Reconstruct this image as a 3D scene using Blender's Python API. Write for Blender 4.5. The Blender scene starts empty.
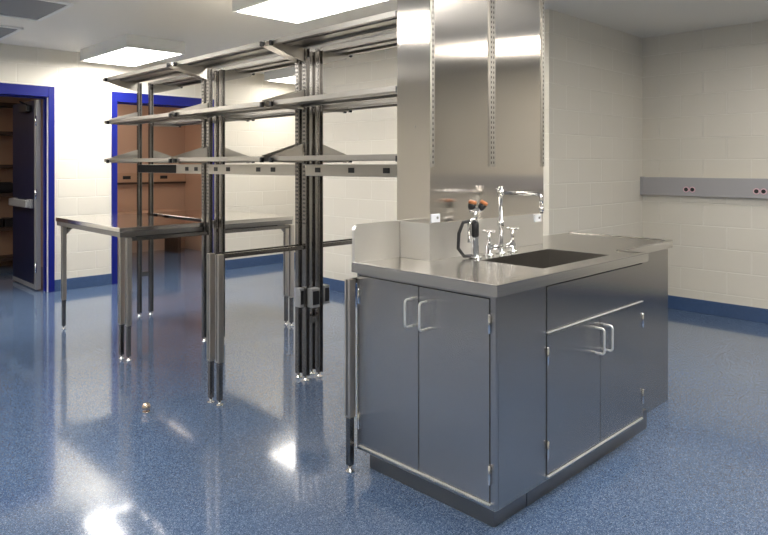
import bpy, bmesh, math
from mathutils import Vector, Matrix

scene = bpy.context.scene
COL = scene.collection
PI = math.pi

# ------------------------------------------------------------------ materials
def nt(name):
    m = bpy.data.materials.new(name); m.use_nodes = True
    t = m.node_tree
    b = t.nodes['Principled BSDF']
    return m, t, b

def plain(name, col, rough=0.5, metal=0.0, spec=0.5, coat=0.0):
    m, t, b = nt(name)
    b.inputs['Base Color'].default_value = (*col, 1)
    b.inputs['Roughness'].default_value = rough
    b.inputs['Metallic'].default_value = metal
    b.inputs['Specular IOR Level'].default_value = spec
    b.inputs['Coat Weight'].default_value = coat
    # faint procedural variation
    tc = t.nodes.new('ShaderNodeTexCoord'); n = t.nodes.new('ShaderNodeTexNoise')
    n.inputs['Scale'].default_value = 6; n.inputs['Detail'].default_value = 3
    t.links.new(tc.outputs['Object'], n.inputs['Vector'])
    mr = t.nodes.new('ShaderNodeMapRange')
    mr.inputs['To Min'].default_value = max(rough - 0.02, 0.02); mr.inputs['To Max'].default_value = rough + 0.02
    t.links.new(n.outputs['Fac'], mr.inputs['Value'])
    t.links.new(mr.outputs['Result'], b.inputs['Roughness'])
    return m

def steel(name, col=(0.62, 0.60, 0.57), rough=0.22, grain=(260, 260, 3), bump=0.06, aniso=0.0, vary=0.035):
    """brushed stainless: fine stretched noise drives roughness and a slight bump"""
    m, t, b = nt(name)
    b.inputs['Base Color'].default_value = (*col, 1)
    b.inputs['Metallic'].default_value = 1.0
    if aniso:
        # vertical grain: highlights spread sideways across upright faces
        b.inputs['Anisotropic'].default_value = aniso
        gg = t.nodes.new('ShaderNodeNewGeometry'); cr = t.nodes.new('ShaderNodeVectorMath'); cr.operation = 'CROSS_PRODUCT'
        cr.inputs[1].default_value = (0.001, 0.002, 1)
        t.links.new(gg.outputs['True Normal'], cr.inputs[0]); t.links.new(cr.outputs[0], b.inputs['Tangent'])
    tc = t.nodes.new('ShaderNodeTexCoord'); mp = t.nodes.new('ShaderNodeMapping')
    mp.inputs['Scale'].default_value = grain
    n = t.nodes.new('ShaderNodeTexNoise'); n.inputs['Scale'].default_value = 1.0; n.inputs['Detail'].default_value = 2
    t.links.new(tc.outputs['Object'], mp.inputs['Vector']); t.links.new(mp.outputs['Vector'], n.inputs['Vector'])
    mr = t.nodes.new('ShaderNodeMapRange')
    mr.inputs['To Min'].default_value = rough - vary; mr.inputs['To Max'].default_value = rough + vary
    t.links.new(n.outputs['Fac'], mr.inputs['Value']); t.links.new(mr.outputs['Result'], b.inputs['Roughness'])
    if bump <= 0: return m
    bp = t.nodes.new('ShaderNodeBump'); bp.inputs['Strength'].default_value = bump; bp.inputs['Distance'].default_value = 0.001
    t.links.new(n.outputs['Fac'], bp.inputs['Height']); t.links.new(bp.outputs['Normal'], b.inputs['Normal'])
    return m

def block_wall(name, along, col, mortar, bump=0.6):
    """painted concrete block in running bond; along = 'X' or 'Y' (direction the wall runs in)"""
    m, t, b = nt(name)
    g = t.nodes.new('ShaderNodeNewGeometry'); sp = t.nodes.new('ShaderNodeSeparateXYZ'); cb = t.nodes.new('ShaderNodeCombineXYZ')
    t.links.new(g.outputs['Position'], sp.inputs[0])
    t.links.new(sp.outputs[along], cb.inputs['X']); t.links.new(sp.outputs['Z'], cb.inputs['Y'])
    br = t.nodes.new('ShaderNodeTexBrick')
    br.inputs['Scale'].default_value = 1.0
    br.inputs['Brick Width'].default_value = 0.406; br.inputs['Row Height'].default_value = 0.203
    br.inputs['Mortar Size'].default_value = 0.007; br.inputs['Mortar Smooth'].default_value = 0.6
    br.inputs['Color1'].default_value = (*col, 1); br.inputs['Color2'].default_value = (*[c * 0.985 for c in col], 1)
    br.inputs['Mortar'].default_value = (*mortar, 1)
    t.links.new(cb.outputs[0], br.inputs['Vector'])
    t.links.new(br.outputs['Color'], b.inputs['Base Color'])
    n = t.nodes.new('ShaderNodeTexNoise'); n.inputs['Scale'].default_value = 90; n.inputs['Detail'].default_value = 4
    t.links.new(g.outputs['Position'], n.inputs['Vector'])
    ad = t.nodes.new('ShaderNodeMath'); ad.operation = 'MULTIPLY_ADD'
    ad.inputs[1].default_value = 0.10
    inv = t.nodes.new('ShaderNodeMath'); inv.operation = 'SUBTRACT'; inv.inputs[0].default_value = 1.0
    t.links.new(br.outputs['Fac'], inv.inputs[1])
    t.links.new(n.outputs['Fac'], ad.inputs[0]); t.links.new(inv.outputs[0], ad.inputs[2])
    bp = t.nodes.new('ShaderNodeBump'); bp.inputs['Strength'].default_value = bump; bp.inputs['Distance'].default_value = 0.004
    t.links.new(ad.outputs[0], bp.inputs['Height']); t.links.new(bp.outputs['Normal'], b.inputs['Normal'])
    b.inputs['Roughness'].default_value = 0.42
    b.inputs['Specular IOR Level'].default_value = 0.35
    return m

def epoxy(name, rough=0.13, coat=0.55, dark=(0.020, 0.042, 0.105), mid=(0.083, 0.134, 0.238), light=(0.29, 0.37, 0.50)):
    m, t, b = nt(name)
    g = t.nodes.new('ShaderNodeNewGeometry')
    v = t.nodes.new('ShaderNodeTexVoronoi'); v.inputs['Scale'].default_value = 330
    t.links.new(g.outputs['Position'], v.inputs['Vector'])
    sp = t.nodes.new('ShaderNodeSeparateColor'); t.links.new(v.outputs['Color'], sp.inputs[0])
    r = t.nodes.new('ShaderNodeValToRGB')
    r.color_ramp.interpolation = 'LINEAR'
    e = r.color_ramp.elements
    e[0].position = 0.0; e[0].color = (*dark, 1); e[1].position = 1.0; e[1].color = (*light, 1)
    a = e.new(0.35); a.color = (*mid, 1); c = e.new(0.78); c.color = (*[q * 1.25 for q in mid], 1)
    t.links.new(sp.outputs[0], r.inputs['Fac'])
    n = t.nodes.new('ShaderNodeTexNoise'); n.inputs['Scale'].default_value = 1.3; n.inputs['Detail'].default_value = 3
    t.links.new(g.outputs['Position'], n.inputs['Vector'])
    mr = t.nodes.new('ShaderNodeMapRange'); mr.inputs['To Min'].default_value = 0.85; mr.inputs['To Max'].default_value = 1.15
    t.links.new(n.outputs['Fac'], mr.inputs['Value'])
    mx = t.nodes.new('ShaderNodeMix'); mx.data_type = 'RGBA'; mx.blend_type = 'MULTIPLY'; mx.inputs['Factor'].default_value = 1.0
    t.links.new(r.outputs['Color'], mx.inputs[6]); t.links.new(mr.outputs['Result'], mx.inputs[7])
    t.links.new(mx.outputs[2], b.inputs['Base Color'])
    # gentle orange-peel so reflections break up a little
    n2 = t.nodes.new('ShaderNodeTexNoise'); n2.inputs['Scale'].default_value = 60; n2.inputs['Detail'].default_value = 2
    t.links.new(g.outputs['Position'], n2.inputs['Vector'])
    bp = t.nodes.new('ShaderNodeBump'); bp.inputs['Strength'].default_value = 0.05; bp.inputs['Distance'].default_value = 0.002
    t.links.new(n2.outputs['Fac'], bp.inputs['Height']); t.links.new(bp.outputs['Normal'], b.inputs['Normal'])
    b.inputs['Roughness'].default_value = rough
    b.inputs['Specular IOR Level'].default_value = 0.5
    b.inputs['Coat Weight'].default_value = coat; b.inputs['Coat Roughness'].default_value = 0.06
    return m

def emit(name, col, s):
    m, t, b = nt(name)
    b.inputs['Base Color'].default_value = (0.8, 0.8, 0.8, 1)
    b.inputs['Emission Color'].default_value = (*col, 1)
    b.inputs['Emission Strength'].default_value = s
    return m

CREAM = (0.80, 0.755, 0.66); MORT = (0.85, 0.81, 0.72)
M = {}
M['wall_x'] = block_wall('painted_block_x', 'X', CREAM, MORT)
M['wall_y'] = block_wall('painted_block_y', 'Y', CREAM, MORT)
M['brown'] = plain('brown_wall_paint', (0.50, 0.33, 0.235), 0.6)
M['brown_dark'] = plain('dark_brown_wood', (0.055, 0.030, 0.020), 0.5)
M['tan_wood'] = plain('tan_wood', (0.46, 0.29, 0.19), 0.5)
M['ceiling'] = plain('ceiling_paint', (0.80, 0.765, 0.69), 0.75, spec=0.2)
M['floor'] = epoxy('blue_speckled_epoxy')
M['base'] = epoxy('blue_cove_base', rough=0.3, coat=0.1, dark=(0.025, 0.055, 0.14), mid=(0.045, 0.09, 0.20), light=(0.09, 0.15, 0.28))
M['blue_frame'] = plain('royal_blue_paint', (0.008, 0.014, 0.19), 0.35, spec=0.25)
M['navy'] = plain('navy_door_paint', (0.004, 0.006, 0.030), 0.4)
M['steel_cab'] = steel('brushed_steel_cabinet', (0.52, 0.50, 0.48), 0.27, grain=(2.0, 2.0, 0.4), bump=0.0, aniso=1.0, vary=0.01)
M['steel_col'] = steel('brushed_steel_column', (0.72, 0.68, 0.63), 0.17, grain=(40, 40, 2), bump=0.0, aniso=1.0, vary=0.015)
M['steel_top'] = steel('brushed_steel_top', (0.58, 0.56, 0.53), 0.24, grain=(8, 200, 200))
M['steel_table'] = steel('polished_steel_worktop', (0.70, 0.68, 0.65), 0.11, grain=(8, 120, 120), bump=0.01)
M['satin'] = steel('satin_light_steel', (0.82, 0.80, 0.76), 0.42, grain=(120, 120, 3), bump=0.01)
M['lip'] = plain('lit_edge_steel', (0.95, 0.95, 0.93), 0.55, 1.0)  # steel whitened so lips and handles look lit from overhead
M['brass'] = plain('brass', (0.80, 0.66, 0.56), 0.25, 1.0)
M['steel_shelf'] = steel('steel_shelf', (0.45, 0.43, 0.40), 0.36, grain=(200, 6, 200))
M['steel_post'] = steel('steel_post', (0.27, 0.255, 0.24), 0.22, grain=(200, 200, 4), bump=0.02)
M['steel_dark'] = steel('darker_steel', (0.32, 0.31, 0.30), 0.32)
M['steel_race'] = steel('satin_steel_raceway', (0.56, 0.53, 0.48), 0.38, grain=(200, 6, 200))
M['chrome'] = plain('chrome', (0.80, 0.80, 0.80), 0.08, 1.0)
M['slot'] = plain('slot_shadow_black', (0.02, 0.02, 0.02), 0.7)
M['black'] = plain('black_plastic', (0.012, 0.012, 0.014), 0.4)
M['grey_race'] = plain('grey_painted_raceway', (0.42, 0.41, 0.42), 0.4)
M['grey_box'] = plain('grey_outlet_box', (0.45, 0.45, 0.45), 0.4, 0.6)
M['white_paint'] = plain('white_enamel', (0.78, 0.78, 0.76), 0.45)
M['white_plastic'] = plain('white_plastic', (0.80, 0.82, 0.86), 0.35)
M['pink'] = plain('pink_outlet_ring', (0.75, 0.50, 0.55), 0.4)
M['orange'] = plain('orange_cap', (0.55, 0.20, 0.07), 0.35)
M['panel_grey'] = plain('grey_ceiling_panel', (0.22, 0.225, 0.235), 0.6)
M['sleeve'] = plain('pale_leg_sleeve', (0.62, 0.57, 0.51), 0.36, 1.0)
M['light'] = emit('lamp_diffuser', (1.0, 0.96, 0.895), 21.0)
M['light_soft'] = emit('lamp_diffuser_soft', (1.0, 0.95, 0.87), 9.0)
M['light_dim'] = emit('added_fill_warm', (1.0, 0.88, 0.75), 6.0)  # glow of the two unseen fill lights added beyond the doorways

# ------------------------------------------------------------------ mesh helper
class MB:
    def __init__(s): s.bm = bmesh.new()
    def box(s, x0, y0, z0, x1, y1, z1, mat=0, bev=0.0):
        vs = [s.bm.verts.new(p) for p in ((x0,y0,z0),(x1,y0,z0),(x1,y1,z0),(x0,y1,z0),(x0,y0,z1),(x1,y0,z1),(x1,y1,z1),(x0,y1,z1))]
        fs = [s.bm.faces.new([vs[i] for i in q]) for q in ((0,3,2,1),(4,5,6,7),(0,1,5,4),(1,2,6,5),(2,3,7,6),(3,0,4,7))]
        for f in fs: f.material_index = mat
        if bev:
            es = list({e for f in fs for e in f.edges})
            r = bmesh.ops.bevel(s.bm, geom=es, offset=bev, segments=2, affect='EDGES', profile=0.5)
            for f in r['faces']: f.material_index = mat
        return s
    def prism(s, pts, axis, a, b, mat=0):
        """pts: outline in the two other axes, extruded along axis from a to b"""
        def P(p, q):
            if axis == 'y': return (p[0], q, p[1])
            if axis == 'x': return (q, p[0], p[1])
            return (p[0], p[1], q)
        A = [s.bm.verts.new(P(p, a)) for p in pts]; B = [s.bm.verts.new(P(p, b)) for p in pts]
        fs = [s.bm.faces.new(A), s.bm.faces.new(list(reversed(B)))]
        n = len(pts)
        for i in range(n):
            fs.append(s.bm.faces.new([A[i], B[i], B[(i+1) % n], A[(i+1) % n]]))
        for f in fs: f.material_index = mat
        bmesh.ops.recalc_face_normals(s.bm, faces=fs)
        return s
    def tube(s, path, r, seg=12, mat=0, cap=True):
        path = [Vector(p) for p in path]
        rs = r if isinstance(r, (list, tuple)) else [r] * len(path)
        rings = []; n0 = None
        for i, p in enumerate(path):
            if i == 0: t = path[1] - p
            elif i == len(path) - 1: t = p - path[i-1]
            else: t = (path[i+1] - p).normalized() + (p - path[i-1]).normalized()
            t.normalize()
            if n0 is None:
                n0 = t.orthogonal().normalized()
            else:
                n0 = (n0 - t * n0.dot(t)).normalized()
            b = t.cross(n0)
            rings.append([s.bm.verts.new(p + (n0 * math.cos(2*PI*k/seg) + b * math.sin(2*PI*k/seg)) * rs[i]) for k in range(seg)])
        fs = []
        for i in range(len(rings) - 1):
            for k in range(seg):
                f = s.bm.faces.new([rings[i][k], rings[i][(k+1) % seg], rings[i+1][(k+1) % seg], rings[i+1][k]])
                f.smooth = True; f.material_index = mat; fs.append(f)
        if cap:
            for rr in (list(reversed(rings[0])), rings[-1]):
                f = s.bm.faces.new(rr); f.material_index = mat; fs.append(f)
        return s
    def build(s, name, mats, parent=None, loc=None):
        me = bpy.data.meshes.new(name)
        off = Vector(loc) if loc is not None else Vector((0, 0, 0))
        if parent is not None:
            off = Vector(parent.get('_base', (0, 0, 0)))
        bmesh.ops.translate(s.bm, verts=s.bm.verts, vec=-off)
        s.bm.to_mesh(me); s.bm.free()
        for m in (mats if isinstance(mats, (list, tuple)) else [mats]): me.materials.append(m)
        o = bpy.data.objects.new(name, me); COL.objects.link(o)
        if parent is not None:
            o.parent = parent; o['_base'] = list(off)
        else:
            o.location = off; o['_base'] = list(off)
        return o

def arc(c, r, a0, a1, n, u, v):
    c = Vector(c); u = Vector(u); v = Vector(v)
    return [c + u * (r * math.cos(a0 + (a1-a0) * i / n)) + v * (r * math.sin(a0 + (a1-a0) * i / n)) for i in range(n + 1)]

def thing(name, loc, label, cat, group=None):
    o = bpy.data.objects.new(name, None); COL.objects.link(o)
    o.empty_display_size = 0.1
    o.location = loc; o['_base'] = list(loc)
    o['label'] = label; o['category'] = cat
    if group: o['group'] = group
    return o
def tag(o, label, cat, group=None):
    o['label'] = label; o['category'] = cat
    if group: o['group'] = group
    return o
def struct(o):
    o['kind'] = 'structure'; return o

# ------------------------------------------------------------------ room
CEIL = 2.62
X0, X1 = -2.4, 6.32          # side walls of the room
Y0, YD = -3.2, 7.54          # wall behind the camera / door wall
BX, BY0, BY1 = 4.60, 2.80, 5.87   # blockwork chase that sticks into the room
XR = 7.6                     # end of the recess behind the chase
FY = 10.0                    # back wall of the rooms behind the doorways
T = 0.15
struct(MB().box(X0-T, Y0-T, -0.1, XR+T, FY+T, 0).build('floor', M['floor']))
struct(MB().box(X0-T, Y0-T, CEIL, XR+T, FY+T, CEIL+0.1).build('ceiling', M['ceiling']))
struct(MB().box(X1, Y0, 0, X1+T, BY0, CEIL).build('wall_right', M['wall_y']))
struct(MB().box(X0-T, Y0, 0, X0, FY, CEIL).build('wall_left', M['wall_y']))
struct(MB().box(X0-T, Y0-T, 0, X1+T, Y0, CEIL).build('wall_front', M['wall_x']))
# chase: a face running in Y and two running in X
ch = MB()
ch.box(BX, BY0, 0, X1+T, BY1, CEIL)
ch.bm.faces.ensure_lookup_table()
for f in ch.bm.faces:
    if abs(f.normal.x) > 0.5: f.material_index = 1
ch.bm.normal_update()
for f in ch.bm.faces: f.material_index = 1 if abs(f.normal.x) > 0.5 else 0
struct(ch.build('wall_chase', [M['wall_x'], M['wall_y']]))
struct(MB().box(XR, BY1-0.1, 0, XR+T, FY, CEIL).build('wall_recess', M['wall_y']))
struct(MB().box(X1+T, BY1-0.1-T, 0, XR+T, BY1-0.1, CEIL).build('wall_recess_side', M['wall_x']))
# door wall with two openings
D1a, D1b = 1.15, 2.335      # clear openings
D2a, D2b = 3.075, 4.315
DH = 2.10
FW = 0.062; FH = 0.115
w = MB()
w.box(X0, YD, 0, D1a-FW, YD+T, CEIL); w.box(D1b+FW, YD, 0, D2a-FW, YD+T, CEIL); w.box(D2b+FW, YD, 0, XR, YD+T, CEIL)
w.box(D1a-FW, YD, DH+FH, D1b+FW, YD+T, CEIL); w.box(D2a-FW, YD, DH+FH, D2b+FW, YD+T, CEIL)
struct(w.build('wall_back', M['wall_x']))
# rooms beyond the doorways
struct(MB().box(X0, FY, 0, XR, FY+T, CEIL).build('wall_corridor', M['brown']))
struct(MB().box(2.86, YD+T, 0, 2.94, FY, CEIL).build('wall_partition', M['brown']))
struct(MB().box(5.2, YD+T, 0, 5.28, FY, CEIL).build('wall_corridor_end', M['brown']))
# cove bases
BH = 0.125
def basebd(name, x0, y0, x1, y1):
    b = MB(); b.box(x0, y0, 0, x1, y1, BH, bev=0.003); struct(b.build(name, M['base']))
bt = 0.012
basebd('baseboard_right', X1-bt, Y0, X1, BY0-bt)
basebd('baseboard_chase_side', BX-bt, BY0-bt, BX, BY1)
basebd('baseboard_chase_end', BX, BY0-bt, X1, BY0)
basebd('baseboard_back_left', X0, YD-bt, D1a-FW, YD)
basebd('baseboard_back_middle', D1b+FW, YD-bt, D2a-FW, YD)
basebd('baseboard_back_right', D2b+FW, YD-bt, XR, YD)
basebd('baseboard_left', X0, Y0, X0+bt, YD-bt)
basebd('baseboard_front', X0+bt, Y0, X1-bt, Y0+bt)

def door_frame(name, a, b):
    f = MB(); y0, y1 = YD-0.02, YD+T+0.02
    f.box(a-FW, y0, 0, a, y1, DH+FH, bev=0.004); f.box(b, y0, 0, b+FW, y1, DH+FH, bev=0.004)
    f.box(a, y0, DH, b, y1, DH+FH, bev=0.004)
    # stop strips inside the rebate
    f.box(a, YD+0.07, 0, a+0.015, YD+0.11, DH); f.box(b-0.015, YD+0.07, 0, b, YD+0.11, DH); f.box(a+0.015, YD+0.07, DH-0.015, b-0.015, YD+0.11, DH)
    return struct(f.build(name, M['blue_frame']))
d1 = door_frame('door_1', D1a, D1b)
# open leaf, swung away from the room about the right jamb
LX = D1b - 0.02; LY0, LY1 = YD+T+0.025, YD+T+0.025+0.86
lf = MB(); lf.box(LX-0.046, LY0+0.004, 0.012, LX, LY1, DH-0.02, 0); lf.box(LX-0.048, LY0, 0.012, LX+0.002, LY0+0.004, DH-0.02, 1)
lf.box(LX-0.050, LY0+0.0, 0.012, LX-0.046, LY0+0.055, DH-0.02, 1)
lf.box(LX-0.0475, LY0+0.045, 0.012, LX-0.046, LY1, 0.06, 1)
leaf = lf.build('door_leaf', [M['navy'], M['grey_box']], d1); leaf['label'] = 'navy door leaf standing open'
pb = MB(); pb.box(LX-0.12, LY0+0.12, 0.90, LX-0.075, LY1-0.1, 0.985, bev=0.012)
pb.box(LX-0.085, LY0+0.10, 0.895, LX-0.046, LY0+0.22, 0.99, bev=0.006); pb.box(LX-0.085, LY1-0.2, 0.895, LX-0.046, LY1-0.08, 0.99, bev=0.006)
pb.build('push_bar', M['grey_box'], leaf)
for hz in (0.25, 1.05, 1.85):
    MB().tube([(LX-0.052, LY0-0.006, hz-0.055), (LX-0.052, LY0-0.006, hz+0.055)], 0.009, 10).build('hinge', M['chrome'], leaf)
cl = MB(); cl.box(LX-0.10, LY0+0.15, 1.96, LX-0.046, LY0+0.42, 2.03, bev=0.005)
cl.tube([(LX-0.08, LY0+0.2, 2.035), (LX-0.20, LY0+0.02, 2.05)], 0.009, 8)
cl.build('door_closer', M['black'], leaf)
MB().box(D1b-0.006, YD-0.010, 0.002, D1b-0.0005, YD+0.02, DH-0.002).build('weather_seal', M['white_paint'], d1)
d2 = door_frame('door_2', D2a, D2b)
MB().box(D2a, YD+0.03, 0.98, D2a+0.004, YD+0.065, 1.14).build('strike_plate', M['white_plastic'], d2)

# shelving and oddments glimpsed through the left doorway
sh = thing('wooden_bookcase', (1.7, 9.70, 0), 'brown wooden bookcase with dark shelf lips seen through the left blue doorway', 'bookcase')
b = MB(); b.box(0.6, 9.96, 0, 2.80, 9.99, 2.25); b.build('back_panel', M['tan_wood'], sh)
for sx in (0.6, 2.77): MB().box(sx, 9.66, 0, sx+0.03, 9.96, 2.25).build('side_panel', M['tan_wood'], sh)
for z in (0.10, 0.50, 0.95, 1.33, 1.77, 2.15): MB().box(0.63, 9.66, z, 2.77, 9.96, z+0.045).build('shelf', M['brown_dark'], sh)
blk = MB(); blk.box(2.20, 9.68, 0.996, 2.60, 9.90, 1.14, bev=0.05); tag(blk.build('storage_bag', M['black']), 'rounded black bag lying on a shelf of the bookcase beyond the left doorway', 'bag')
for i in range(7):
    x = 1.85 + i*0.125
    bx = MB(); bx.box(x, 9.70, 0.546, x+0.10, 9.90, 0.66, bev=0.008)
    tag(bx.build('file_box', M['black']), 'small black file box in the row on the lower bookcase shelf beyond the left doorway', 'box', 'file boxes in the bookcase')
# wall raceway and bench in the room behind the right doorway
cr = thing('wall_raceway', (3.9, FY, 1.05), 'brown wall raceway with dark outlets seen through the right blue doorway', 'raceway')
MB().box(2.95, FY-0.05, 1.10, 5.19, FY, 1.25, bev=0.004).build('housing', M['tan_wood'], cr)
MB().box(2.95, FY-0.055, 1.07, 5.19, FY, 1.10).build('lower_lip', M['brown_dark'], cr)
for x in (3.25, 3.65, 4.15, 4.75):
    MB().box(x, FY-0.056, 1.15, x+0.12, FY-0.05, 1.20).build('outlet', M['black'], cr)
cb_ = thing('corridor_bench', (3.9, 9.6, 0), 'low brown wooden bench against the brown wall beyond the right doorway', 'bench')
MB().box(3.0, 9.40, 0.60, 4.9, FY-0.06, 0.66, bev=0.006).build('bench_top', M['tan_wood'], cb_)
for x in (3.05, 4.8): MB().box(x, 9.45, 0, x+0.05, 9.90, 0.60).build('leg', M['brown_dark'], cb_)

fp = thing('floor_stop', (1.59, 3.50, 0.0006), 'small round shiny knob standing on the blue floor in front of the bench legs', 'floor stop')
MB().tube([(1.59, 3.50, 0.0006), (1.59, 3.50, 0.006)], 0.020, 20).build('base', M['chrome'], fp)
MB().tube([(1.59, 3.50, 0.006)] + [(1.59, 3.50, 0.030 - 0.024*math.cos(PI*k/8)) for k in range(1, 9)], [0.008] + [max(0.024*math.sin(PI*k/8), 0.003) for k in range(1, 9)], 20).build('dome', M['brass'], fp)

# ------------------------------------------------------------------ ceiling lights
def ceiling_light(x, y, label, mat='light', w=0.60, l=1.20, group='flat surface mounted ceiling lights'):
    t = thing('ceiling_light', (x + w/2, y + l/2, CEIL), label, 'ceiling light', group)
    z0, z1 = CEIL - 0.124, CEIL
    h = MB(); th = 0.022
    h.box(x, y, z0, x+th, y+l, z1); h.box(x+w-th, y, z0, x+w, y+l, z1)
    h.box(x+th, y, z0, x+w-th, y+th, z1); h.box(x+th, y+l-th, z0, x+w-th, y+l, z1)
    h.build('housing', M['white_paint'], t)
    MB().box(x+th, y+th, z0+0.004, x+w-th, y+l-th, z0+0.012).build('diffuser', M[mat], t)
    return t
ceiling_light(2.56, 3.00, 'lit boxy ceiling light at top of photo, directly above the steel shelving')
ceiling_light(2.60, 6.15, 'lit boxy ceiling light near the blue doorways, beyond the end of the shelving')
ceiling_light(4.97, 6.15, 'lit ceiling light partly hidden behind the shelving, in the far recess', 'light_soft')
out = 'boxy ceiling light of the same row, outside the frame'
for x, y in ((0.20, 3.00), (0.20, 6.15), (2.56, -0.15), (4.97, -0.15), (0.20, -0.15)):
    ceiling_light(x, y, out, 'light_soft' if x > 4 else 'light', group='ceiling lights outside the frame')
ceiling_light(3.6, 8.3, 'added warm fill light for the room behind the right doorway, outside the frame', 'light_dim', group=None)  # added to brighten the brown room; no such lamp is known
ceiling_light(0.6, 8.3, 'added warm fill light for the room behind the left doorway, outside the frame', 'light_dim', group=None)  # second added light, lifting the bookcase room out of the dark

for (ya, yb, lab) in ((5.28, 6.08, 'dark grey square ceiling panel with a pale rim, at top left corner of photo'),
                      (6.55, 7.35, 'grey ceiling panel with a pale rim at left edge, nearer the open door')):
    p = thing('ceiling_panel', (1.4, (ya+yb)/2, CEIL), lab, 'ceiling panel')
    xa, xb = 1.0, 1.82
    r = MB(); z0 = CEIL-0.014
    r.box(xa, ya, z0, xa+0.03, yb, CEIL); r.box(xb-0.03, ya, z0, xb, yb, CEIL); r.box(xa+0.03, ya, z0, xb-0.03, ya+0.03, CEIL); r.box(xa+0.03, yb-0.03, z0, xb-0.03, yb, CEIL)
    r.build('rim', M['white_paint'], p)
    MB().box(xa+0.03, ya+0.03, CEIL-0.008, xb-0.03, yb-0.03, CEIL).build('insert', M['panel_grey'], p)

# ------------------------------------------------------------------ raceway on the right wall
rw = thing('wall_raceway', (X1, 1.0, 1.085), 'long grey wall raceway with paired round outlets on the right block wall', 'raceway')
r = MB(); r.box(X1-0.055, -1.5, 1.085, X1, BY0-0.02, 1.252, bev=0.004); r.box(X1-0.062, -1.5, 1.082, X1, BY0-0.02, 1.094)
r.build('housing', M['grey_race'], rw)
MB().box(X1-0.062, BY0-0.02, 1.08, X1, BY0-0.002, 1.256).build('end_cap', M['grey_race'], rw)
for yc in (2.335, 1.744, 1.15, 0.55, -0.05):
    for dy in (-0.028, 0.028):
        o = MB(); o.tube([(X1-0.055, yc+dy, 1.142), (X1-0.059, yc+dy, 1.142)], 0.027, 20)
        s_ = o.build('outlet', M['pink'], rw)
        MB().tube([(X1-0.0585, yc+dy, 1.142), (X1-0.061, yc+dy, 1.142)], 0.018, 16).build('socket', M['black'], s_)

# ------------------------------------------------------------------ island
CX0, CY0, CY1 = 1.963, 1.417, 2.172
CXA, CXB = 2.302, 3.203
CT0, CT1 = 0.890, 0.935
KB = 0.098
def d_handle(parent, p, out, half=0.056, stand=0.042):
    p = Vector(p); o = Vector(out); up = Vector((0, 0, 1)); r = 0.012
    path = [p - up*half, p - up*half + o*(stand-r)] + arc(p - up*(half-r) + o*(stand-r), r, -PI/2, 0, 5, o, up)
    path += arc(p + up*(half-r) + o*(stand-r), r, 0, PI/2, 5, o, up) + [p + up*half]
    clean = [path[0]]
    for q in path[1:]:
        if (q - clean[-1]).length > 1e-4: clean.append(q)
    m = MB(); m.tube(clean, 0.0048, 10)
    h = m.build('handle', M['lip'], parent); return h
def hinge(parent, p):
    x, y, z = p
    m = MB(); m.tube([(x, y, z-0.036), (x, y, z-0.034), (x, y, z+0.034), (x, y, z+0.036)], [0.003, 0.0052, 0.0052, 0.003], 10)
    m.build('hinge', M['chrome'], parent)

def carcass(m, x0, y0, x1, y1):
    """sheet steel carcass, open on top under the countertop"""
    h = 0.018; z1 = CT0 - 0.0008
    m.box(x0, y0, KB, x0+h, y1, z1, 0, 0.002); m.box(x1-h, y0, KB, x1, y1, z1, 0, 0.002)
    m.box(x0+h, y0, KB, x1-h, y0+h, z1); m.box(x0+h, y1-h, KB, x1-h, y1, z1)
    m.box(x0+h, y0+h, KB, x1-h, y1-h, KB+h)

# end cabinet, doors facing -X
ec = thing('base_cabinet', (CX0+0.17, (CY0+CY1)/2, 0), 'brushed steel cabinet at the near end of the island, doors facing left', 'cabinet')
b = MB()
carcass(b, CX0, CY0, CXA-0.001, CY1); b.build('body', M['steel_cab'], ec)
MB().box(CX0+0.06, CY0+0.05, 0, CXA-0.062, CY1-0.02, KB-0.001).build('toe_kick', M['steel_dark'], ec)
mid = 1.795
DZ0, DZ1 = 0.126, 0.875
for k, (ya, yb) in enumerate(((mid+0.0025, CY1-0.020), (CY0+0.026, mid-0.0025))):
    gap = MB(); gap.box(CX0-0.0012, ya-0.0028, DZ0-0.0028, CX0+0.001, yb+0.0028, DZ1+0.0035)
    dd = MB(); dd.box(CX0-0.0035, ya, DZ0, CX0-0.0012, yb, DZ1, bev=0.0008)
    door = dd.build('door', M['steel_cab'], ec)
    gap.build('door_gap_shade', M['slot'], door)  # black sheet behind the door, painting the shade of its gap
    hy = (ya + 0.034) if k == 0 else (yb - 0.040)
    d_handle(door, (CX0-0.0035, hy, 0.765), (-1, 0, 0))
    gy = yb+0.003 if k == 0 else ya-0.003
    for hz in (0.785, 0.228): hinge(door, (CX0-0.007, gy, hz))
lip = MB(); lip.box(CX0-0.010, CY0+0.022, DZ0-0.010, CX0-0.0005, CY1-0.016, DZ0-0.006); lip.build('bottom_lip', M['lip'], ec)

# sink cabinet, doors facing -Y
sc = thing('base_cabinet', ((CXA+CXB)/2, (CY0+CY1)/2, 0), 'brushed steel sink cabinet on the right of the island, blank panel above doors', 'cabinet')
b = MB(); carcass(b, CXA+0.001, CY0, CXB, CY1); b.build('body', M['steel_cab'], sc)
MB().box(CXA-0.058, CY0+0.048, 0, CXB-0.003, CY1-0.02, KB-0.001).build('toe_kick', M['steel_dark'], sc)
MB().box(CXB-0.0025, CY0+0.048, 0, 3.355, 1.548, KB-0.001).build('toe_kick', M['steel_dark'], sc)
PA, PB = CXA+0.008, CXB-0.018
g_ = MB(); g_.box(PA-0.004, CY0-0.0012, 0.697, PB+0.004, CY0+0.001, 0.883); 
pn = MB(); pn.box(PA, CY0-0.0035, 0.701, PB, CY0-0.0012, 0.879, bev=0.0008)
ap = pn.build('apron_panel', M['steel_cab'], sc); g_.build('panel_gap_shade', M['slot'], ap)  # black sheet stands in for the shaded gap round the panel
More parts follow.
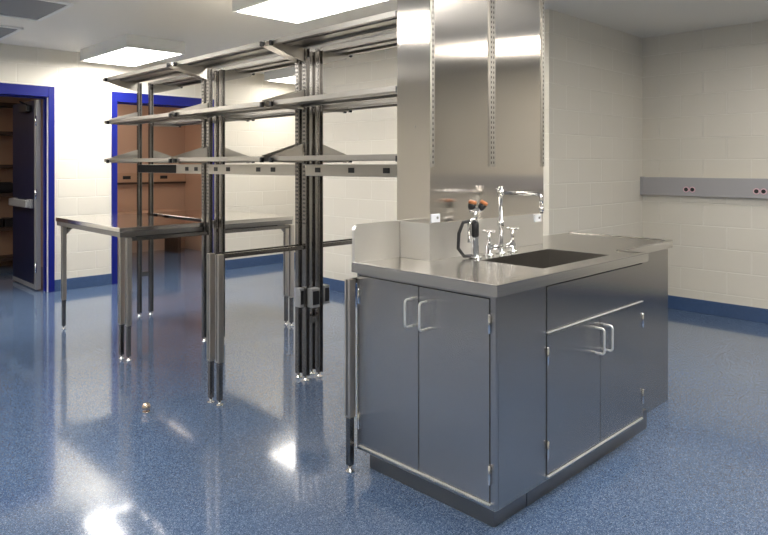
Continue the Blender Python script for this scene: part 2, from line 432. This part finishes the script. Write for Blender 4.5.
MB().box(PA, CY0-0.010, 0.692, PB, CY0-0.0005, 0.696).build('door_lip', M['lip'], sc)
MB().box(PA, CY0-0.010, 0.112, PB, CY0-0.0005, 0.116).build('bottom_lip', M['lip'], sc)
mx = 2.753
for k, (xa, xb) in enumerate(((PA, mx-0.0025), (mx+0.0025, PB))):
    gap = MB(); gap.box(xa-0.004, CY0-0.0012, 0.118, xb+0.004, CY0+0.001, 0.690)
    dd = MB(); dd.box(xa, CY0-0.0035, 0.122, xb, CY0-0.0012, 0.686, bev=0.0008)
    door = dd.build('door', M['steel_cab'], sc); gap.build('door_gap_shade', M['slot'], door)  # gap shade painted as a black sheet here too
    hx = xb - 0.042 if k == 0 else xa + 0.030
    d_handle(door, (hx, CY0-0.0035, 0.590), (0, -1, 0))
    gx = xa-0.001 if k == 0 else xb+0.001
    for hz in (0.600, 0.222): hinge(door, (gx, CY0-0.007, hz))

ep = thing('end_enclosure', (3.52, 1.86, 0), 'plain recessed steel enclosure standing on the floor at the far end of the island', 'enclosure')
MB().box(CXB+0.001, 1.550, 0, 3.84, CY1, CT0-0.0008, bev=0.003).build('body', M['steel_cab'], ep)

# countertop (with sink opening), notched at the far end
ct = thing('countertop', (2.6, 1.8, CT0), 'stainless steel countertop with sunken sink on top of the island', 'countertop')
SX0, SX1, SY0, SY1 = 2.42, 3.02, 1.50, 1.84
c = MB(); xa, ya, yb = CX0-0.018, CY0-0.020, 2.19
c.box(xa, ya, CT0, SX0, yb, CT1-0.005); c.box(SX0, ya, CT0, SX1, SY0, CT1-0.005); c.box(SX0, SY1, CT0, SX1, yb, CT1-0.005)
c.box(SX1, ya, CT0, CXB+0.018, yb, CT1-0.005); c.box(CXB+0.018, 1.532, CT0, 3.858, yb, CT1-0.005)
c.build('slab', M['steel_top'], ct)
me_ = MB(); lw = 0.022
me_.box(xa, ya, CT1-0.005, xa+lw, yb, CT1, bev=0.0015); me_.box(xa+lw, ya, CT1-0.005, CXB+0.018, ya+lw, CT1, bev=0.0015)
me_.box(CXB+0.018-lw, ya+lw, CT1-0.005, CXB+0.018, 1.532+lw, CT1); me_.box(CXB+0.018, 1.532, CT1-0.005, 3.858, 1.532+lw, CT1, bev=0.0015)
me_.box(3.858-lw, 1.532+lw, CT1-0.005, 3.858, yb, CT1, bev=0.0015)
me_.build('marine_edge', M['steel_top'], ct)
sk = MB(); th = 0.002; sz = 0.70
ctb = CT1-0.005
sk.box(SX0, SY0, sz, SX0+th, SY1, ctb); sk.box(SX1-th, SY0, sz, SX1, SY1, ctb); sk.box(SX0, SY0, sz, SX1, SY0+th, ctb); sk.box(SX0, SY1-th, sz, SX1, SY1, ctb); sk.box(SX0, SY0, sz-th, SX1, SY1, sz)
sb = sk.build('sink_basin', M['steel_top'], ct)
MB().tube([((SX0+SX1)/2, (SY0+SY1)/2, sz), ((SX0+SX1)/2, (SY0+SY1)/2, sz+0.004)], 0.04, 20).build('drain', M['chrome'], sb)
COLX0, COLX1, COLY0, COLY1 = 2.237, 3.195, 1.979, 2.190
ss = MB(); ss.prism([(xa+0.004, CT1-0.005), (xa+0.004, 1.080), (xa+0.012, 1.096), (xa+0.028, 1.103), (COLX0-0.001, 1.105), (COLX0-0.001, CT1-0.005)], 'y', COLY1-0.018, COLY1-0.0005)
ss.build('side_splash', M['satin'], ct)

# tall steel service column
cz = 1.100
tc_ = thing('service_column', ((COLX0+COLX1)/2, (COLY0+COLY1)/2, CT1), 'tall brushed steel service column with slotted strips rising from the island', 'column')
MB().box(COLX0, COLY0, cz+0.002, COLX1, COLY1, CEIL-0.002, bev=0.002).build('upper_panel', M['steel_col'], tc_)
MB().box(COLX0+0.002, COLY0+0.004, ctb+0.0006, COLX1-0.002, COLY1-0.002, cz+0.002).build('lower_panel', M['satin'], tc_)
def standard(x0, x1, y, cols):
    s = MB(); z0, z1 = 1.362, 2.60
    s.box(x0, y-0.006, z0, x1, y, z1)
    n = int((z1-z0-0.03)/0.0254)
    for i in range(n):
        z = z0+0.02+i*0.0254
        for c_ in cols: s.box(c_-0.0028, y-0.0066, z-0.006, c_+0.0028, y-0.0058, z+0.006, 1)
    s.build('slotted_strip', [M['steel_race'], M['slot']], tc_)
standard(COLX0+0.002, COLX0+0.026, COLY0, (COLX0+0.014,))
xm = 2.708
standard(xm-0.024, xm+0.024, COLY0, (xm-0.010, xm+0.010))
standard(COLX1-0.026, COLX1-0.002, COLY0, (COLX1-0.014,))
for zz in (1.55, 1.95, 2.07):
    MB().tube([(COLX0-0.003, 2.08+ (zz-1.9)*0.02, zz), (COLX0, 2.08+(zz-1.9)*0.02, zz)], 0.004, 8).build('screw', M['chrome'], tc_)
for x0, cz in ((COLX0+0.005, 1.105), (COLX1-0.095, 1.056)):
    lt = MB(); lt.box(x0, COLY0-0.006, cz+0.0, x0+0.060, COLY0+0.004, cz+0.040, bev=0.002)
    l_ = lt.build('latch_plate', M['white_plastic'], tc_)
    MB().tube([(x0+0.04, COLY0-0.009, cz+0.022), (x0+0.04, COLY0-0.006, cz+0.022)], 0.006, 10).build('latch_screw', M['steel_dark'], l_)

# faucet: swivel spout reaching out over the sink
FX, FYY = 2.69, 1.91
ctb += 0.0006
fa = thing('lab_faucet', (FX, FYY, ctb), 'chrome lab faucet with a square swing spout in front of the column', 'faucet')
f = MB(); f.tube([(FX-0.11, FYY, ctb+0.035), (FX+0.11, FYY, ctb+0.035)], 0.014, 12)
for dx in (-0.1, 0, 0.1): f.tube([(FX+dx, FYY, ctb), (FX+dx, FYY, ctb+0.006), (FX+dx, FYY, ctb+0.010), (FX+dx, FYY, ctb+0.05)], [0.026, 0.026, 0.015, 0.015], 16)
f.build('mixing_base', M['chrome'], fa)
MB().tube([(FX, FYY, ctb+0.05), (FX, FYY, 1.06), (FX, FYY, 1.065), (FX, FYY, 1.09), (FX, FYY, 1.095), (FX, FYY, 1.225)], [0.012, 0.012, 0.017, 0.017, 0.0105, 0.0105], 14).build('riser', M['chrome'], fa)
hd = MB(); hd.tube([(FX, FYY, 1.215), (FX, FYY, 1.222), (FX, FYY, 1.245), (FX, FYY, 1.25), (FX, FYY, 1.262), (FX, FYY, 1.266)], [0.012, 0.017, 0.017, 0.010, 0.014, 0.008], 16)
hd.tube([(FX-0.024, FYY+0.01, 1.247), (FX+0.024, FYY-0.01, 1.247)], 0.006, 8)
hd.build('swivel_head', M['chrome'], fa)
z = 1.232
sp_ = [(FX, FYY, z), (FX+0.01, FYY-0.195, z)] + arc((FX+0.0105, FYY-0.200, z-0.025), 0.025, PI/2, 0, 6, (0, -1, 0), (0, 0, 1)) + [(FX+0.012, FYY-0.225, z-0.060)]
MB().tube(sp_, 0.0095, 12).build('spout', M['chrome'], fa)
nz = MB(); nz.tube([(FX+0.012, FYY-0.225, z-0.060), (FX+0.012, FYY-0.225, z-0.063), (FX+0.012, FYY-0.225, z-0.080), (FX+0.012, FYY-0.225, z-0.092)], [0.011, 0.014, 0.012, 0.007], 12); nz.build('nozzle', M['chrome'], fa)
for dx in (-0.1, 0.1):
    h = MB(); px = FX+dx
    h.tube([(px, FYY, ctb+0.05), (px, FYY, 1.045)], 0.009, 10)
    for a in (0.4, 0.4+PI/2):
        c_, s_ = 0.034*math.cos(a), 0.034*math.sin(a)
        h.tube([(px-c_, FYY-s_, 1.047), (px-c_*0.9, FYY-s_*0.9, 1.047), (px+c_*0.9, FYY+s_*0.9, 1.047), (px+c_, FYY+s_, 1.047)], [0.003, 0.007, 0.007, 0.003], 8)
    h.build('cross_handle', M['chrome'], fa)

# eyewash with twin capped spray heads
EX, EY = 2.47, 1.90
ew = thing('eyewash_unit', (EX, EY, ctb), 'eyewash with twin orange-capped heads and black grip beside the faucet', 'eyewash')
b = MB(); b.tube([(EX, EY, ctb), (EX, EY, ctb+0.008), (EX, EY, ctb+0.012), (EX, EY, 1.03)], [0.032, 0.032, 0.018, 0.016], 18); b.build('deck_mount', M['chrome'], ew)
MB().tube([(EX, EY, 1.03), (EX, EY, 1.035), (EX, EY, 1.095), (EX, EY, 1.10)], [0.014, 0.018, 0.018, 0.014], 16).build('grip', M['black'], ew)
lv = MB(); lv.tube([(EX-0.035, EY+0.01, 1.005), (EX-0.034, EY+0.01, 1.09), (EX-0.018, EY+0.004, 1.112), (EX+0.01, EY, 1.112)], 0.008, 10); lv.build('squeeze_lever', M['chrome'], ew)
st = MB(); st.tube([(EX, EY, 1.10), (EX, EY, 1.13), (EX+0.004, EY, 1.155)], [0.013, 0.011, 0.011], 12)
st.tube([(EX-0.020, EY+0.018, 1.152), (EX-0.010, EY+0.009, 1.158), (EX+0.012, EY-0.010, 1.160), (EX+0.022, EY-0.020, 1.154)], 0.011, 12); st.build('yoke', M['chrome'], ew)
for sx, sy, tl in ((-0.016, 0.014, 0.25), (0.017, -0.016, 0.55)):
    q = Vector((EX+sx, EY+sy, 1.158)); dr = Vector((tl*0.7-0.05, -tl*0.7-0.05, 1)).normalized()
    hh = MB(); hh.tube([q, q+dr*0.010, q+dr*0.030], [0.010, 0.017, 0.020], 16); he = hh.build('spray_head', M['black'], ew)
    cc = MB(); cc.tube([q+dr*0.030, q+dr*0.040, q+dr*0.046], [0.0205, 0.0205, 0.016], 16); cc.build('dust_cap', M['orange'], he)
hs = MB(); hs.tube([(EX, EY, ctb+0.01), (EX-0.06, EY+0.02, ctb+0.012), (EX-0.09, EY+0.03, ctb+0.05), (EX-0.085, EY+0.03, 1.05), (EX-0.06, EY+0.025, 1.10), (EX-0.02, EY+0.01, 1.105)], 0.008, 10); hs.build('hose', M['black'], ew)

# ------------------------------------------------------------------ modular steel benches
UX = (2.552, 2.660)         # front and back uprights
UC = 2.606
LXF, LXB = 1.925, 3.325     # front and back legs
US = 0.017
JY = (2.205, 3.332, 3.372, 4.522, 4.562, 5.730)
bays = [(2.212, 3.325), (3.365, 4.530), (4.570, 5.775)]
LEGX = (1.934, 1.922, 1.905)
BN = ['bay beside the steel column', 'middle bay', 'far bay near the blue doorways']
TOPZ = 2.112
def upright(parent, x, y, side):
    u = MB(); z0, z1 = 0.03, TOPZ
    t = 0.006
    u.box(x-US, y-US, z0, x-US+t, y+US, z1); u.box(x+US-t, y-US, z0, x+US, y+US, z1)
    u.box(x-US+t, y-0.004, z0, x+US-t, y+0.004, z1)
    # slotted face turned outwards
    xo = x + side*US
    n = int((z1-1.02)/0.0254)
    for i in range(n):
        z = 1.0+i*0.0254
        a, b = sorted((xo-side*0.0004, xo+side*0.0008))
        u.box(a, y-0.011, z-0.006, b, y-0.004, z+0.006, 1)
        u.box(a, y+0.004, z-0.006, b, y+0.011, z+0.006, 1)
    o = u.build('upright', [M['steel_post'], M['slot']], parent)
    fo = MB(); fo.tube([(x, y, 0), (x, y, 0.006), (x, y, 0.010), (x, y, 0.03)], [0.020, 0.020, 0.008, 0.008], 12); fo.build('leveling_foot', M['chrome'], o)
def leg(parent, x, y, top=0.86):
    l = MB(); s = 0.018; zi = 0.245
    l.box(x-s, y-s, zi, x+s, y+s, top, 0, 0.003)
    l.box(x-0.0135, y-0.0135, 0.03, x+0.0135, y+0.0135, zi, 1, 0.002)
    l.box(x-s-0.0012, y-0.003, zi+0.01, x-s+0.0005, y+0.003, top, 2)
    o = l.build('leg', [M['sleeve'], M['steel_post'], M['slot']], parent)
    fo = MB(); fo.tube([(x, y, 0), (x, y, 0.006), (x, y, 0.010), (x, y, 0.03)], [0.020, 0.020, 0.008, 0.008], 12); fo.build('leveling_foot', M['chrome'], o)

for bi, (ya, yb) in enumerate(bays):
    fr = thing('bench_frame', (UC, (ya+yb)/2, 0), 'steel bench frame of uprights and adjustable legs, ' + BN[bi], 'bench frame', 'steel bench frames in a row')
    for y in (ya+0.018, yb-0.018):
        for k in (0, 1): upright(fr, UX[k], y, (-1, 1)[k])
        LXF = LEGX[bi]; yl = 2.187 if (bi == 0 and y < 2.5) else y
        leg(fr, LXF, yl); leg(fr, LXB, y)
        MB().box(LXF+0.018, max(y, yl)-0.006 if yl == y else 2.194, 0.835, UX[0]-US, y+0.006 if yl == y else 2.206, 0.86).build('cross_rail', M['steel_post'], fr)
        MB().box(UX[1]+US, y-0.006, 0.835, LXB-0.018, y+0.006, 0.86).build('cross_rail', M['steel_post'], fr)
        MB().box(UX[0]+US, y-0.010, 0.36, UX[1]-US, y+0.010, 0.40).build('tie_bar', M['steel_post'], fr)
    # raceway bar spanning between the uprights
    r0, r1 = ya+0.036, yb-0.036
    rc = MB(); rc.box(UX[0]-0.020, r0, 1.302, UX[0]+0.028, r1, 1.374, 0, 0.003)
    ro = rc.build('raceway', M['steel_race'], fr)
    L = r1-r0
    spots = {0: (0.30, 0.58, 0.88), 1: (0.22, 0.38, 0.74, 0.90), 2: (0.07, 0.20)}[bi]
    for q in spots:
        yy = r0 + L*q
        MB().box(UX[0]-0.0225, yy-0.026, 1.324, UX[0]-0.0195, yy+0.026, 1.354, 0, 0.001).build('outlet', M['black'], ro)
    if bi == 2:
        cv = MB().box(UX[0]-0.024, r0+L*0.36, 1.304, UX[0]-0.019, r1, 1.372).build('dark_cover', M['slot'], ro); cv['label'] = 'black blank cover'
    if bi == 0:
        yj = yb-0.018
        for (bx0, by0, bx1, by1) in ((UX[0]-0.004, yj-US-0.05, UX[0]+0.058, yj-US), (UX[1]+US, yj-0.03, UX[1]+US+0.045, yj+0.03), (UX[0]-US-0.034, yj-0.004, UX[0]-US, yj+0.05)):
            ob = MB().box(bx0, by0, 0.470, bx1, by1, 0.59, 0, 0.003).build('outlet_box', M['grey_box'], fr)
            MB().box(bx0+0.006, by0-0.003, 0.488, bx1-0.006, by0, 0.574).build('receptacle', M['black'], ob)

def worktop(ya, yb, x0, x1, lab, lx):
    """steel top with folded edge, rails below and corner gussets"""
    w = thing('worktop', ((x0+x1)/2, (ya+yb)/2, 0.86), lab, 'worktop', 'steel worktops on the bench frames')
    MB().box(x0, ya, 0.895, x1, yb, 0.927, 0, 0.003).build('top_panel', M['steel_table'], w)
    a = MB(); i = 0.006
    a.box(x0+i, ya+i, 0.861, x0+i+0.016, yb-i, 0.895); a.box(x1-i-0.016, ya+i, 0.861, x1-i, yb-i, 0.895)
    a.box(x0+i+0.016, ya+i, 0.861, x1-i-0.016, ya+i+0.016, 0.895); a.box(x0+i+0.016, yb-i-0.016, 0.861, x1-i-0.016, yb-i, 0.895)
    a.build('apron_rail', M['steel_dark'], w)
    outer = lx
    sg = 1 if x0 < 2.2 else -1
    for y in (ya+0.010, yb-(0.014 if yb < 4 else 0.105)):
        g = MB(); g.prism([(outer+sg*0.0185, 0.861), (outer+sg*0.10, 0.861), (outer+sg*0.0185, 0.78)], 'y', y-0.002+ (0.0 if y < (ya+yb)/2 else 0.002), y+0.002)
        g.build('corner_gusset', M['steel_dark'], w)
for bi in (2,):
    ya, yb = bays[bi]
    ye = yb + (0.006 if bi == 0 else 0.10)
    worktop(ya-0.004, ye, (1.905, 0, 1.880)[bi], UX[0]-US-0.002, 'steel worktop on the near side of the ' + BN[bi], LEGX[bi])
    worktop(ya-0.004, ye, UX[1]+US+0.002, 3.385, 'steel worktop on the far side of the ' + BN[bi], LXB)

def shelf(ya, yb, side, z, top, lab, lev, by, dep):
    """one pan shelf on two end brackets; side -1 = near side, +1 = far side"""
    xi = UX[0]-US if side < 0 else UX[1]+US
    def X(d): return xi + side*d
    s = thing('steel_shelf', (X(dep/2), (ya+yb)/2, z), lab, 'shelf', 'pan shelves on the %s level' % lev)
    def bx(m, d0, y0, z0, d1, y1, z1, mat=0, bev=0.0):
        a, b = sorted((X(d0), X(d1))); m.box(a, y0, z0, b, y1, z1, mat, bev)
    m = MB()
    bx(m, 0.006, ya, z+0.024, dep, yb, z+0.028)
    bx(m, dep-0.005, ya, z, dep, yb, z+0.024); bx(m, 0.006, ya, z, 0.011, yb, z+0.024)
    bx(m, dep-0.028, ya, z, dep-0.005, yb, z+0.003); bx(m, 0.011, ya, z, 0.034, yb, z+0.003)
    bx(m, 0.10, ya+0.01, z+0.006, 0.16, yb-0.01, z+0.0238)
    m.build('shelf_pan', M['steel_shelf'], s)
    for k, y in enumerate(by):
        g = MB()
        if top: pts = [(X(dep+0.012), z+0.022), (X(0.0005), z+0.022), (X(0.0005), z-0.085), (X(dep+0.012), z-0.012)]
        else: pts = [(X(dep+0.012), z-0.006), (X(0.0005), z-0.012), (X(0.0005), z+0.112), (X(dep+0.012), z+0.032)]
        g.prism(pts, 'y', y-0.0018, y+0.0018)
        bo = g.build('bracket', M['steel_race'], s)
        t = MB(); bx(t, dep+0.004, y-0.010, z-0.010, dep+0.024, y+0.010, z+0.020, 0, 0.002); t.build('bracket_tip', M['black'], bo)

LV = [('bottom', 1.396, False), ('middle', 1.736, False), ('top', TOPZ-0.004, True)]
for bi, (ya, yb) in enumerate(bays):
    y0 = ya + (0.002 if bi else 0.0); y1 = yb if bi < 2 else 5.87
    by = (ya+0.018, yb-0.018)
    for lev, z, top in LV:
        for side, sn in ((-1, 'near'), (1, 'far')):
            shelf(y0, y1, side, z, top, '%s-level steel shelf on the %s side of the %s' % (lev, sn, BN[bi]), lev, by, (0.235, 0.252, 0.268 if top else 0.252)[bi])

for o in bpy.data.objects:
    if '_base' in o: del o['_base']

# ------------------------------------------------------------------ world, camera, view
wd = bpy.data.worlds.new('world'); scene.world = wd; wd.use_nodes = True
wd.node_tree.nodes['Background'].inputs[0].default_value = (0.6, 0.65, 0.7, 1); wd.node_tree.nodes['Background'].inputs[1].default_value = 0.05
cam = bpy.data.cameras.new('camera'); co = bpy.data.objects.new('camera', cam); COL.objects.link(co)
cam.sensor_width = 36; cam.lens = 652/768*36; cam.shift_y = -102.5/768; cam.clip_start = 0.05
co.location = (0, 0, 1.37)
yaw = math.atan2(0.7137, 0.7006) - PI/2
co.rotation_euler = (PI/2, 0, yaw)
scene.camera = co
vs = scene.view_settings
vs.view_transform = 'Standard'; vs.look = 'None'; vs.gamma = 1; vs.use_curve_mapping = False
vs.exposure = 0.42
